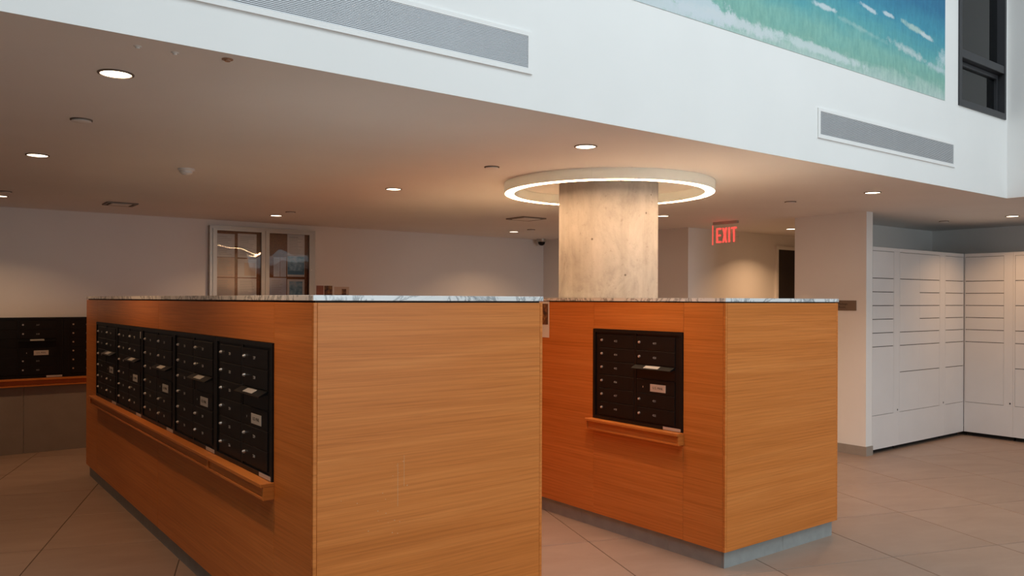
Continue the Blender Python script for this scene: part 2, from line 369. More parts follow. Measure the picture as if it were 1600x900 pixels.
struct(boxes('wall_partition', [(XW, 7.665, 4.19, 4.985, 0, ZC), (7.665, X1, 4.87, 4.985, 0, ZC)], WALL), 'white wall end between corridor and parcel lockers')
struct(box('wall_alcove', 10.33, X1, Y0, 4.87, 0, ZC, WALL), 'white wall behind the right parcel lockers')
struct(boxes('baseboard_partition', [(XW - .012, XW, 4.178, 4.985, 0, .092), (XW, 7.665, 4.178, 4.19, 0, .092)], BASEB), 'taupe stone baseboard at the foot of the wall end')
struct(box('baseboard_right', XW - .012, XW, 6.434, YF, 0, .092, BASEB))
struct(box('baseboard_corridor', XW + .15, 9.27, 6.422, 6.434, 0, .092, BASEB))
struct(box('baseboard_back', 2.2, XW - .012, YF - .012, YF, 0, .092, BASEB))
# darker panels below the wall mailboxes
for k in range(5):
    a = -0.86 + k * .61
    box('panel', a + .0015, a + .6085, YF - .014, YF, 0.0, .652, PANELB, wback, .001)

# corridor door
d1 = struct(box('door_1', 9.33, 10.27, 6.405, 6.434, 0.01, 2.205, DOORM, None, .003), 'black door in the corridor right of the exit sign')
boxes('door_frame', [(9.285, 9.33, 6.40, 6.434, 0, 2.25), (10.27, 10.315, 6.40, 6.434, 0, 2.25), (9.33, 10.27, 6.40, 6.434, 2.205, 2.25)], WALL, d1)
box('handle', 9.39, 9.51, 6.345, 6.365, 1.0, 1.02, CHROME, d1, .004)

# window in the bulkhead
w1 = struct(boxes('window_1', [(WX0, WX0 + .045, YB - .012, YB + .1, WZ0, WZ1), (WX1 - .03, WX1, YB - .012, YB + .1, WZ0, WZ1), (WX0 + .045, WX1 - .03, YB - .012, YB + .1, WZ0, WZ0 + .05), (WX0 + .045, WX1 - .03, YB - .012, YB + .1, WZ1 - .05, WZ1)], DGREY), 'dark metal framed window high on the bulkhead beside the mural')
box('rail', WX0 + .045, WX1 - .03, YB - .008, YB + .1, 3.445, 3.51, DGREY, w1, .003)
boxes('sash', [(WX0 + .05, WX0 + .08, YB + .04, YB + .09, 3.112, 3.44), (WX1 - .065, WX1 - .035, YB + .04, YB + .09, 3.112, 3.44), (WX0 + .08, WX1 - .065, YB + .04, YB + .09, 3.405, 3.44), (WX0 + .08, WX1 - .065, YB + .04, YB + .09, 3.112, 3.14)], DGREY, w1)
boxes('mullion', [(WX0 + .20, WX0 + .245, YB + .105, YB + .18, WZ0 + .05, WZ1 - .05)], DGREY, w1)
boxes('mullion', [(WX0 + .54, WX0 + .57, YB + .105, YB + .18, WZ0 + .05, WZ1 - .05)], DGREY, w1)
box('pane', WX0 + .045, WX1 - .03, YB + .05, YB + .056, 3.51, WZ1 - .05, WGLASS, w1)
box('pane', WX0 + .08, WX1 - .065, YB + .06, YB + .066, 3.14, 3.405, WGLASS, w1)
# big window behind the viewer, where the daylight comes in
w2 = struct(boxes('window_2', [(3.0 + k * 1.1 - .03 + (.03 if k == 0 else -.03 if k == 4 else 0), 3.0 + k * 1.1 + .03 + (.03 if k == 0 else -.03 if k == 4 else 0), Y0 - .12, Y0 - .04, .35, 5.7) for k in range(5)] + [(3.06, 7.34, Y0 - .12, Y0 - .04, 2.6, 2.68)], DGREY))

# mural
mz1 = 5.6
mu = tag(box('mural', 0.4 - 6.373, 0, -0.0025, -0.0005, 0, mz1 - 3.06, MURAL), 'sea painting in blue and turquoise high on the white bulkhead', 'mural')
mu.location = (6.373, YB, 3.06)

# air grilles in the bulkhead
def grille(xa, xb, label):
    t = thing('air_grille', (xa, YB, 2.587), label, 'air vent', group='long air grilles in the bulkhead'); za, zb = 2.587, 2.735
    boxes('frame', [(xa - .024, xb + .026, YB - .008, YB, za - .024, za), (xa - .024, xb + .026, YB - .008, YB, zb, zb + .02), (xa - .024, xa, YB - .008, YB, za, zb), (xb, xb + .026, YB - .008, YB, za, zb)], WHITEM2, t)
    box('duct', xa, xb, YB - .001, YB, za, zb, GRILLED, t)
    n = 22; p = (zb - za) / n
    sl = bmesh.new(); add_box(sl, 0, xb - xa, -.0060, -.0022, -p * .29, p * .29); sm = mesh_from(sl, 'slat'); sm.materials.append(GRILLE)
    for k in range(n):
        o = link('slat', sm, None, t); o.location = (0, 0, (k + .5) * p)
    for k in range(1, 4):
        x = xa + (xb - xa) * k / 4; box('bar', x - .004, x + .004, YB - .0021, YB - .001, za, zb, DGREY, t)
grille(.47, 2.298, 'long grey slatted air grille above the left mailbox counter')
grille(4.68, 6.508, 'grey slatted air grille below the mural near the dark window')

# ================================================================== COUNTERS
def counter(name, x0, x1, y0, y1, spans, label, hole=None, seams=(), base_pitch=.787, base0=.417):
    t = thing(name, ((x0 + x1) / 2, (y0 + y1) / 2, 0), label, 'counter', group='oak mailbox counters')
    zb, zt, T = .0995, 1.508, .02
    # plinth: inner walls and stone pieces in front of them
    i = .024
    bx0, bx1, by0, by1 = x0 + i, x1 - i, y0 + i, y1 - i
    boxes('plinth', [(bx0 + .012, bx1 - .012, by0 + .012, by0 + .03, 0, zb), (bx0 + .012, bx1 - .012, by1 - .03, by1 - .012, 0, zb), (bx0 + .012, bx0 + .03, by0 + .03, by1 - .03, 0, zb), (bx1 - .03, bx1 - .012, by0 + .03, by1 - .03, 0, zb)], DARK, t)
    m = bx0 + .563
    for a, b in ((bx0, m), (m, bx1)):
        box('base_tile', a + .001, b - .001, by0, by0 + .0118, 0, zb, BASEM, t); box('base_tile', a + .001, b - .001, by1 - .0118, by1, 0, zb, BASEM, t)
    ys = [by0 + .012]; y = by0 + base0
    while y < by1 - .1: ys.append(y); y += base_pitch
    ys.append(by1 - .012)
    for a, b in zip(ys, ys[1:]):
        box('base_tile', bx0, bx0 + .0118, a + .001, b - .001, 0, zb, BASEM, t); box('base_tile', bx1 - .0118, bx1, a + .001, b - .001, 0, zb, BASEM, t)
    # carcass behind the veneer
    c = T + .001
    boxes('carcass', [(x0 + c, x1 - c, y0 + c, y0 + c + .02, zb + .002, zt), (x0 + c, x1 - c, y1 - c - .02, y1 - c, zb + .002, zt), (x0 + c, x0 + c + .02, y0 + c + .02, y1 - c - .02, zb + .002, zt), (x1 - c - .02, x1 - c, y0 + c + .02, y1 - c - .02, zb + .002, zt)], DARK, t)
    e = .016
    for cx, cy in ((x0, y0), (x1 - e, y0), (x0, y1 - e), (x1 - e, y1 - e)): box('corner_strip', cx, cx + e, cy, cy + e, zb, zt, WOOD, t, .0015)
    g = .0008
    box('panel', x0 + e + g, x1 - e - g, y0, y0 + T, zb, zt, WOOD, t, .001)
    box('panel', x0 + e + g, x1 - e - g, y1 - T, y1, zb, zt, WOOD, t, .001)
    n = 4; L = (y1 - y0 - 2 * e) / n
    for k in range(n): box('panel', x1 - T, x1, y0 + e + k * L + g, y0 + e + (k + 1) * L - g, zb, zt, WOOD, t, .001)
    for a, b, z0_, z1_ in spans: box('panel', x0, x0 + T, max(a, y0 + e) + g, min(b, y1 - e) - g, z0_ if z0_ is not None else zb, z1_ if z1_ is not None else zt, WOOD, t, .001)
    r = .012
    boxes('shadow_gap', [(x0 + r, x1 - r, y0 + r, y0 + r + .02, zt, 1.516), (x0 + r, x1 - r, y1 - r - .02, y1 - r, zt, 1.516), (x0 + r, x0 + r + .02, y0 + r + .02, y1 - r - .02, zt, 1.516), (x1 - r - .02, x1 - r, y0 + r + .02, y1 - r - .02, zt, 1.516)], DARK, t)
    return t
def ledge(t, x0, a, b, ztop):
    """wooden ledge under the mailboxes: board, recessed fascia, end pieces, lip"""
    h = box('ledge', x0 - .060, x0, a, b, ztop - .016, ztop, WOOD, t, .0015)
    box('fascia', x0 - .042, x0, a + .014, b - .014, ztop - .072, ztop - .0165, WOOD, h)
    box('end_piece', x0 - .049, x0, a, a + .014, ztop - .072, ztop - .0165, WOOD, h, .001)
    box('end_piece', x0 - .049, x0, b - .014, b, ztop - .072, ztop - .0165, WOOD, h, .001)
    box('lip', x0 - .048, x0 - .0422, a + .0142, b - .0142, ztop - .072, ztop - .060, WOOD, h, .001)
ZT = 1.3321; ZB = ZT - UH
LX0, LX1, LY0, LY1 = 1.281, 2.4326, 2.9587, 7.7206; ML = 3.3698
RX0, RX1, RY0, RY1 = 3.7056, 4.8541, 2.8855, 7.65; MR = 3.1914
e5 = ML + 5 * UW
cl = counter('mailbox_counter', LX0, LX1, LY0, LY1, [(LY0, ML, None, None), (ML, 5.31, ZT, None), (5.31, e5, ZT, None), (ML, 5.31, None, ZB), (5.31, e5, None, ZB), (e5, LY1, None, None)], 'nearest oak veneered mailbox counter, at left, with a long row of black mailboxes')
ledge(cl, LX0, ML - .006, ML + UW - .001, ZB); ledge(cl, LX0, ML + UW + .001, e5 + .02, ZB)
cr = counter('mailbox_counter', RX0, RX1, RY0, RY1, [(RY0, MR, None, None), (MR, MR + UW, ZT, None), (MR, MR + UW, None, ZB), (MR + UW, MR + UW + 1.2, None, None), (MR + UW + 1.2, MR + UW + 2.4, None, None), (MR + UW + 2.4, RY1, None, None)], 'oak veneered counter at right round the concrete column, with one mailbox unit')
ledge(cr, RX0, MR - .006, MR + UW + .025, ZB)
# dried adhesive flecks on the near end panel
def flecks():
    m = plain('dried_glue', (0.60, 0.36, 0.18), 0.7); bm = bmesh.new(); rnd = random.Random(3)
    pts = [(1.632, .79), (1.585, .725), (1.598, .698), (1.563, .655), (1.60, .64), (1.567, .615), (1.61, .60), (1.64, .605), (1.66, .80), (1.65, .83), (1.70, .742), (1.665, .595), (1.63, .555), (1.655, .548), (1.68, .845), (1.40, .72), (1.47, .70), (1.52, .58)]
    for x, z in pts:
        s = rnd.uniform(.0010, .0022); add_box(bm, x - s, x + s, LY0 - .0006, LY0 + .0004, z - s * .8, z + s * .8)
    for x, za, zb in ((1.655, .66, .84), (1.685, .74, .87)): add_box(bm, x - .0006, x + .0006, LY0 - .0003, LY0 + .0004, za, zb)
    bmesh.ops.translate(bm, vec=-wloc(cl), verts=bm.verts)
    tag(link('glue_flecks', mesh_from(bm, 'glue_flecks'), m, cl), kind='stuff')
flecks()
CX, CY, CR = (RX0 + RX1) / 2, 4.4272, 0.373
def slab_with_hole(name, x0, x1, y0, y1, z0, z1, mat, hole=None):
    bm = bmesh.new(); cx, cy = (x0 + x1) / 2, (y0 + y1) / 2
    if hole is None: add_box(bm, x0 - cx, x1 - cx, y0 - cy, y1 - cy, 0, z1 - z0); bmesh.ops.bevel(bm, geom=bm.edges[:], offset=.0015, segments=1, affect='EDGES')
    else:
        hx, hy, hr = hole; A = [2 * math.pi * k / 48 for k in range(48)] + [math.atan2(y - hy, x - hx) % (2 * math.pi) for x in (x0, x1) for y in (y0, y1)]; A.sort()
        rows = {z: ([], []) for z in (z0, z1)}
        for a in A:
            c, s = math.cos(a), math.sin(a); tmax = min([((x1 if c > 0 else x0) - hx) / c if abs(c) > 1e-9 else 1e9, ((y1 if s > 0 else y0) - hy) / s if abs(s) > 1e-9 else 1e9])
            for z in rows:
                rows[z][0].append(bm.verts.new((hx + hr * c - cx, hy + hr * s - cy, z - z0))); rows[z][1].append(bm.verts.new((hx + tmax * c - cx, hy + tmax * s - cy, z - z0)))
        n = len(A)
        for k in range(n):
            j = (k + 1) % n
            for z in rows: i_, o_ = rows[z]; bm.faces.new((i_[k], i_[j], o_[j], o_[k]))
            for q in (0, 1): bm.faces.new((rows[z0][q][k], rows[z0][q][j], rows[z1][q][j], rows[z1][q][k]))
    o = link(name, mesh_from(bm, name), mat); o.location = (cx, cy, z0); return o
tag(slab_with_hole('marble_worktop', LX0 - .003, LX1 + .003, LY0 - .003, LY1 + .003, 1.516, 1.538, MARBLE), 'white grey-veined marble slab on top of the left counter', 'worktop', 'marble worktops')
tag(slab_with_hole('marble_worktop', RX0 - .003, RX1 + .003, RY0 - .003, RY1 + .003, 1.516, 1.536, MARBLE, (CX, CY, CR + .004)), 'white marble slab on the right counter, round the concrete column', 'worktop', 'marble worktops')

# ------------------------------------------------------------------ column and ring light
col = lathe('concrete_column', [(0, 0), (CR, 0), (CR, ZC), (0, ZC)], CONC, None, 72); col.location = (CX, CY, 0)
tag(col, 'round raw concrete column rising through the right counter', 'column')
ring = thing('ring_light', (CX, CY, 2.3254), 'large white ring lamp glowing round the concrete column at the ceiling', 'ceiling light')
RH = ZC - 2.3259
lathe('housing', [(.717, 0), (.717, RH - .004), (.784, RH - .004), (.784, 0), (.789, 0), (.789, RH), (.712, RH), (.712, 0)], HOUSING, ring, 96, closed=True)
lathe('diffuser', [(.7175, 0.0), (.7175, .010), (.7835, .010), (.7835, 0.0)], RINGE, ring, 96, closed=True)
for a in (218, 330, 90):
    c, s = math.cos(math.radians(a)), math.sin(math.radians(a)); o = box('joint', -.0015, .0006, -.0015, .0015, .0, ZC - 2.3254, WHITEM, ring, local=True); o.location = (.7895 * c, .7895 * s, 0); o.rotation_euler = (0, 0, math.radians(a))

# ------------------------------------------------------------------ mailbox units
def door_mesh(wd, hd, name):
    bm = bmesh.new(); add_box(bm, 0, wd, -.0055, 0, 0, hd)
    bmesh.ops.bevel(bm, geom=[e for e in bm.edges if all(v.co.y < -.005 for v in e.verts)], offset=.0018, segments=1, affect='EDGES')
    me = mesh_from(bm, name); me.materials.append(BLACKM); return me
PITCH, DW, DH = .0886, .316, .0862
DOOR_ME = door_mesh(DW, DH, 'door')
bm = bmesh.new()
bmesh.ops.create_cone(bm, cap_ends=True, segments=14, radius1=.0085, radius2=.0075, depth=.008, matrix=Matrix.Rotation(math.pi / 2, 4, 'X') @ Matrix.Translation((0, 0, .004)))
bmesh.ops.create_cone(bm, cap_ends=True, segments=10, radius1=.0045, radius2=.004, depth=.003, matrix=Matrix.Rotation(math.pi / 2, 4, 'X') @ Matrix.Translation((0, 0, .0095)))
add_box(bm, -.0006, .0006, -.0114, -.0108, -.003, .003)
LOCK_ME = mesh_from(bm, 'lock'); LOCK_ME.materials.append(CHROME)
def mailbox_unit(loc, rotz, nums, label, group, sticker=False):
    t = thing('mailbox_unit', loc, label, 'mailbox', rotz, group)
    L = dict(local=True)
    box('backplate', .004, UW - .004, -.004, .016, .004, UH - .004, BLACKM, t, **L)
    boxes('frame', [(.001, .024, -.012, .018, .001, UH - .001), (UW - .024, UW - .001, -.012, .018, .001, UH - .001), (.024, UW - .024, -.012, .018, UH - .022, UH - .001), (.024, UW - .024, -.012, .018, .001, .022)], BLACKF, t, **L)
    box('divider', .3785, .3965, -.0085, -.004, .022, UH - .022, BLACKF, t, **L)
    xl, xr = .060, .3985; z_top = UH - .034
    k = 0
    for colx, rows in ((xl, range(6)), (xr, (0, 1, 4, 5))):
        for r in rows:
            d = link('door', DOOR_ME, None, t); d.location = (colx, -.004, z_top - (r + 1) * PITCH + .0012)
            lk = link('lock', LOCK_ME, None, d); lk.location = (.026, -.0055, DH * .56)
            text('number', str(nums[k]), .019, INK, d, (.152, -.006, DH * .52)); k += 1
    # outgoing mail: compartment front, hood with a label, plate
    z2 = z_top - 3 * PITCH + .0012; z3 = z_top - 4 * PITCH + .0012
    s = box('slot_front', xr, xr + DW, -.0065, -.004, z2, z2 + DH - .012, BLACKF, t, .001, **L)
    bm = bmesh.new(); hz = z2 + DH - .004
    prof = [(-.004, hz + .004), (-.004, hz - .012), (-.046, hz - .022), (-.048, hz - .018)]
    a = [bm.verts.new((xr - .012, y, z)) for y, z in prof]; b = [bm.verts.new((xr + DW - .004, y, z)) for y, z in prof]
    bm.faces.new(a); bm.faces.new(b)
    for i in range(4): bm.faces.new((a[i], a[(i + 1) % 4], b[(i + 1) % 4], b[i]))
    hood = link('hood', mesh_from(bm, 'hood'), BLACKF, t)
    bm = bmesh.new(); f = lambda y: hz + .004 - (y + .004) / (-.044) * .022 * 1.0
    vs_ = [bm.verts.new(p) for p in ((xr + .085, -.014, f(-.014) + .0007), (xr + .205, -.014, f(-.014) + .0007), (xr + .205, -.040, f(-.040) + .0007), (xr + .085, -.040, f(-.040) + .0007))]
    bm.faces.new(vs_); lb = link('hood_label', mesh_from(bm, 'hood_label'), SILVER, hood)
    md = lb.modifiers.new('thick', 'SOLIDIFY'); md.thickness = .0008
    d = link('door', DOOR_ME, None, t); d.location = (xr, -.004, z3)
    o = box('keyhole', .055, .059, -.0062, -.005, DH * .38, DH * .5, CHROME, d, **L)
    p = box('mail_plate', .118, .245, -.0075, -.0055, DH * .16, DH * .70, SILVER, d, .0008, **L)
    text('lettering', 'U.S. MAIL', .021, DARKINK, d, (.1815, -.0078, DH * .43))
    tg = box('maker_tag', UW - .150, UW - .012, -.0135, -.012, .003, .021, SILVER, t, **L)
    if sticker: box('sticker', UW - .045, UW - .028, -.0136, -.0125, UH - .075, UH - .03, SILVER, t, **L)
    return t
G = 'black mailbox units'
mailbox_unit((RX0 + .0215 - .0185, MR + UW, ZB), -math.pi / 2, list(range(413, 423)), 'black mailbox unit set in the right counter, numbered 413 to 422', G)
ords = ['nearest', 'second nearest', 'middle', 'second farthest', 'farthest']
for k in range(5):
    n0 = 231 - k * 10
    mailbox_unit((LX0 + .003, ML + (k + 1) * UW, ZB), -math.pi / 2, list(range(n0, n0 + 10)), '%s black mailbox unit in the row on the left counter' % ords[k], G, k == 3)
wx = 1.311
for k, lab in ((-1, 'far left black mailbox unit on the back wall, cut by the photo edge'), (0, 'black mailbox unit on the back wall with a silver mail plate in view'), (1, 'black mailbox unit on the back wall, half hidden by the left counter')):
    xa = wx + (k - 1) * UW; n0 = 301 + (k + 1) * 10
    mailbox_unit((xa, YF - .019, ZB), 0, list(range(n0, n0 + 10)), lab, G)
sh = tag(box('wall_ledge', -.86, 2.19, YF - .070, YF - .001, ZB - .020, ZB - .001, WOOD, None, .002), 'reddish wooden ledge under the mailboxes on the back wall', 'shelf')
box('fascia', -.86, 2.19, YF - .030, YF - .001, ZB - .078, ZB - .0205, WOOD, sh)
box('lip', -.86, 2.19, YF - .062, YF - .0305, ZB - .078, ZB - .066, WOOD, sh)

# ------------------------------------------------------------------ parcel lockers
ROW = [.381 + .137 * k for k in range(13)]      # 13 levels
def locker(name, t, cols, face, axis, a0, a1, depth, label, hole=None):
    """cols: list of (from, to, [levels]); axis 'x': faces -Y, axis 'y': faces -X"""
    def bb(nm, u0, u1, d0, d1, z0, z1, mat, par, bev=0):
        if axis == 'x': return box(nm, u0, u1, face + d0, face + d1, z0, z1, mat, par, bev)
        return box(nm, face + d0, face + d1, u0, u1, z0, z1, mat, par, bev)
    mid = (a0 + a1) / 2
    o = thing(name, (mid, face + depth / 2, 0) if axis == 'x' else (face + depth / 2, mid, 0), label, 'locker', group='white parcel lockers')
    bb('body', a0 + .0006, a1 - .0006, .0, depth, .045, 2.062, LOCKER, o)
    bb('plinth', a0 + .01, a1 - .01, .05, depth, 0, .045, DARK, o)
    for u0, u1, lev in cols:
        bb('gap', u0, u1, -.0012, 0, ROW[lev[0]], ROW[lev[-1]], DARK, o)
        for p, q in zip(lev, lev[1:]):
            bb('door', u0 + (.0003 if abs(u0 - 8.62) < .01 else .0022), u1 - (.0003 if abs(u1 - 8.62) < .01 else .0022), -.010, -.0012, ROW[p] + .0034, ROW[q] - .0034, LOCKER, o, .001)
        # plain surround flush with the doors
    us = sorted([(c[0], c[1]) for c in cols]); cur = a0 + .0006
    for u0, u1 in us + [(a1 - .0006, None)]:
        if u0 - cur > .004: bb('surround', cur, u0 - .0004, -.010, 0, ROW[0], ROW[12], LOCKER, o)
        cur = u1
    bb('surround', a0 + .0006, a1 - .0006, -.010, 0, .045, ROW[0] - .0004, LOCKER, o); bb('surround', a0 + .0006, a1 - .0006, -.010, 0, ROW[12] + .0004, 2.062, LOCKER, o)
    if hole is not None: bb('lock', hole - .007, hole + .007, -.013, -.010, ROW[0] + .018, ROW[0] + .036, DGREY, o, .002)
    return o
YA, XB = 4.20, 9.657
DD = .66
locker('parcel_locker', None, [(7.668, 8.083, [0, 5, 6, 7, 8, 9, 10, 12])], YA, 'x', 7.667, 8.19, DD, 'narrow white parcel locker tower next to the wall end', 8.16)
locker('parcel_locker', None, [(8.206, 8.62, [0, 3, 5, 6, 8, 10, 12]), (8.62, 9.07, [0, 3, 5, 6, 7, 8, 9, 10, 12])], YA, 'x', 8.19, 9.19, DD, 'wide white parcel locker tower with two columns of doors', 9.158)
locker('parcel_locker', None, [(9.203, 9.640, [0, 3, 5, 6, 7, 8, 9, 10, 12])], YA, 'x', 9.19, 9.646, DD, 'white parcel locker tower in the corner, left of the seam')
locker('parcel_locker', None, [(3.773, 4.176, [0, 5, 6, 7, 8, 9, 10, 12])], XB, 'y', 3.68, 4.185, DD, 'white parcel locker tower right of the corner seam, facing left', 3.708)
locker('parcel_locker', None, [(3.24, 3.662, [0, 3, 5, 6, 8, 10, 12])], XB, 'y', 3.16, 3.68, DD, 'white parcel locker tower cut off by the right photo edge')

# ------------------------------------------------------------------ ceiling fittings
def downlight(x, y, label, power):
    t = thing('downlight', (x, y, ZC), label, 'ceiling light', group='recessed round downlights')
    lathe('trim', [(.066, -.0005), (.066, -.004), (.058, -.006), (.056, -.002), (.056, -.0005)], TRIMD, t, 32, closed=True)
    lathe('diffuser', [(0, -.003), (.0558, -.003), (.0558, -.0005), (0, -.0005)], DLE, t, 32)
    area('lamp', (0, 0, -.008), (0, 0, 0), .10, .10, power, WARM, 126, 'DISK', t)
DLP = 5.2
for x, y, lab in ((.671, 3.445, 'largest lit downlight, upper left near the bulkhead edge'), (.673, 5.708, 'lit downlight at the left, below the largest one'), (.685, 8.20, 'lit downlight cut by the left photo edge'),
                  (3.157, 8.264, 'small lit downlight above the notice board'), (3.129, 5.678, 'lit downlight midway between notice board and ring lamp'), (3.121, 3.415, 'lit downlight in front of the ring lamp, above it in the photo'),
                  (6.31, 8.265, 'small lit downlight at the back, left of the column'), (6.317, 5.721, 'lit downlight just right of the column, below the ring lamp'), (6.262, 3.425, 'lit downlight below the right air grille'),
                  (8.674, 5.78, 'lit downlight in the corridor right of the exit sign'), (9.103, 3.482, 'lit downlight over the parcel lockers at far right')):
    downlight(x, y, lab, DLP * 1.45 if x == 8.674 else DLP)
def cover(x, y, label, r=.045):
    t = tag(lathe('sprinkler_cover', [(0, -.012), (r * .9, -.012), (r, -.010), (r, -.008), (r * .8, -.006), (r * .8, -.0002), (0, -.0002)], CEIL, None, 28), label, 'sprinkler', 'round sprinkler cover plates in the ceiling'); t.location = (x, y, ZC)
    lathe('rim', [(r * 1.12, -.0002), (r * 1.12, -.006), (r * 1.02, -.006), (r * 1.02, -.0002)], TRIMD, t, 28, closed=True)
for x, y, lab in ((.71, 4.438, 'round ceiling plate between the two left downlights'), (3.117, 4.326, 'round ceiling plate left of the ring lamp'), (6.288, 4.197, 'round ceiling plate above the exit sign, toward the right'), (3.143, 7.836, 'small round ceiling plate beside the downlight over the notice board'), (6.286, 7.878, 'small round ceiling plate beside the back downlight left of the column'), (9.116, 4.17, 'round ceiling plate above the corner of the parcel lockers'), (.693, 7.833, 'round ceiling plate at the left photo edge')):
    cover(x, y, lab)
BRASS = plain('reddish_sprinkler_plate', (0.42, 0.24, 0.15), 0.5)
for x, y, lab, r in ((.955, 2.985, 'small reddish ceiling disc close under the bulkhead edge', .02), (.781, 3.023, 'tiny ceiling disc between reddish disc and largest downlight', .013), (.658, 3.027, 'tiny ceiling disc leftmost under the bulkhead edge', .013)):
    o = tag(lathe('ceiling_disc', [(0, -.009), (r * .5, -.009), (r * .6, -.003), (r, -.003), (r, -.0002), (0, -.0002)], BRASS if r > .015 else CEIL, None, 20), lab, 'ceiling disc'); o.location = (x, y, ZC)
sd = thing('smoke_detector', (1.543, 5.679, ZC), 'white smoke detector on the ceiling left of centre', 'smoke detector')
lathe('base', [(0, -.0002), (.055, -.0002), (.055, -.012), (.05, -.016), (0, -.016)], WHITEM, sd, 32)
lathe('sensor', [(.042, -.016), (.040, -.030), (.024, -.042), (0, -.044)], WHITEM, sd, 32)
def ceiling_vent(x, y, s, label):
    t = thing('ceiling_vent', (x, y, ZC), label, 'air vent')
    boxes('frame', [(-s, s, -s, -s + .025, -.012, 0), (-s, s, s - .025, s, -.012, 0), (-s, -s + .025, -s + .025, s - .025, -.012, 0), (s - .025, s, -s + .025, s - .025, -.012, -.0003)], TRIMD, t, local=True)  # frame painted dark to stand in for the shaded gap round the plate
    box('duct', -s + .025, s - .025, -s + .025, s - .025, -.002, 0, GRILLED, t, local=True)
    box('plate', -s + .045, s - .045, -s + .045, s - .045, -.014, -.006, CEIL, t, .002, local=True)
ceiling_vent(5.38, 6.83, .155, 'square ceiling air vent left of the column top'); ceiling_vent(1.63, 8.16, .13, 'square ceiling air vent at the back left')
dc = thing('dome_camera', (7.39, 9.02, ZC), 'dark security dome camera at the ceiling corner left of the column', 'camera')
lathe('base', [(0, -.0002), (.07, -.0002), (.07, -.03), (.062, -.042), (0, -.042)], ALU, dc, 32)
lathe('dome', [(.052, -.042), (.050, -.060), (.040, -.080), (.022, -.092), (0, -.096)], BLACKF, dc, 32)

# ------------------------------------------------------------------ exit sign
ex = thing('exit_sign', (7.3, 5.69, ZC), 'glowing red EXIT sign hanging from the ceiling before the corridor', 'exit sign')
box('canopy', -.018, .018, -.165, .165, -.030, 0, ALU, ex, .003, local=True)
box('glass_panel', -.004, .004, -.180, .175, -.255, -.030, GLASS, ex, local=True)
def exit_letters():
    H, Z0 = .165, -.235; bm = bmesh.new(); y = .123; s = .0195
    def bar(a, b, z0, z1): add_box(bm, -.0075, -.0045, min(a, b), max(a, b), Z0 + z0, Z0 + z1)
    # E (reads left to right toward -y)
    bar(y, y - s, 0, H); bar(y - s, y - .069, 0, s); bar(y - s, y - .062, H / 2 - s / 2, H / 2 + s / 2); bar(y - s, y - .069, H - s, H)
    # X
    x0, x1 = y - .083, y - .148
    for (ya, yb) in ((x0, x1), (x1, x0)):
        sg = 1 if ya > yb else -1
        q = [(ya, 0), (ya - sg * .0215, 0), (yb, H), (yb + sg * .0215, H)]
        off = .0004 if sg > 0 else 0
        f = [bm.verts.new((-.0075 - off, a, Z0 + b)) for a, b in q]; g_ = [bm.verts.new((-.0045, a, Z0 + b)) for a, b in q]
        bm.faces.new(f); bm.faces.new(g_)
        for i in range(4): bm.faces.new((f[i], f[(i + 1) % 4], g_[(i + 1) % 4], g_[i]))
    bar(y - .166, y - .166 - s, 0, H)                      # I
    c = y - .240; bar(c + s / 2, c - s / 2, 0, H - s); bar(c + .036, c - .036, H - s, H)   # T
    return mesh_from(bm, 'lettering')
link('lettering', exit_letters(), REDE, ex)
box('edge_glow', -.0045, .0045, .175, .183, -.255, -.035, REDD, ex, local=True)
rl = bpy.data.lights.new('exit_lamp', 'POINT'); rl.energy = .08; rl.color = (1, .08, .05); rl.shadow_soft_size = .05
ro = bpy.data.objects.new('exit_lamp', rl); COL.objects.link(ro); ro.parent = ex; ro.location = (-.06, 0, -.1)

# ------------------------------------------------------------------ plaque, notice board, notices
pq = tag(box('wall_plaque', -.008, 0, -.102, .137, 0, .101, PLAQUE, None, .0015), 'small brown plaque on the wall just right of the right counter', 'sign'); pq.location = (XW - .0002, 4.392, 1.426)
text('lettering', 'Package', .030, DARKINK, pq, (-.0084, .085, .066), (math.pi / 2, 0, -math.pi / 2), 'LEFT'); text('lettering', 'Room', .030, DARKINK, pq, (-.0084, .085, .034), (math.pi / 2, 0, -math.pi / 2), 'LEFT')

BX0, BX1, BZ0, BZ1 = 2.73, 3.963, 1.36, 2.336
bd = thing('notice_board', ((BX0 + BX1) / 2, YF, BZ0), 'glazed aluminium notice board cabinet on the back wall', 'notice board')
boxes('frame', [(BX0, BX0 + .03, YF - .06, YF, BZ0, BZ1), (BX1 - .03, BX1, YF - .06, YF, BZ0, BZ1), (BX0 + .03, BX1 - .03, YF - .06, YF, BZ0, BZ0 + .03), (BX0 + .03, BX1 - .03, YF - .06, YF, BZ1 - .03, BZ1)], ALU, bd)
box('cork_backing', BX0 + .03, BX1 - .03, YF - .012, YF - .001, BZ0 + .03, BZ1 - .03, CORK, bd)
def acrylic(x0, x1, z0, z1, y, seed):
    rnd = random.Random(seed); ph = [rnd.uniform(0, 6.28) for _ in range(6)]
    bm = bmesh.new(); nx, nz = 56, 84; g_ = []
    for i in range(nx + 1):
        row = []
        for j in range(nz + 1):
            u, v = i / nx, j / nz
            d = .0014 * math.sin(5.2 * u + ph[0] + 1.5 * v) * math.sin(3.2 * v + ph[1]) + .00045 * math.sin(11 * u + 5 * v + ph[2])
            row.append(bm.verts.new((x0 + (x1 - x0) * u, y + d, z0 + (z1 - z0) * v)))
        g_.append(row)
    for i in range(nx):
        for j in range(nz): bm.faces.new((g_[i][j], g_[i + 1][j], g_[i + 1][j + 1], g_[i][j + 1]))
    bmesh.ops.translate(bm, vec=-wloc(bd), verts=bm.verts)
    me = mesh_from(bm, 'pane', True); return me
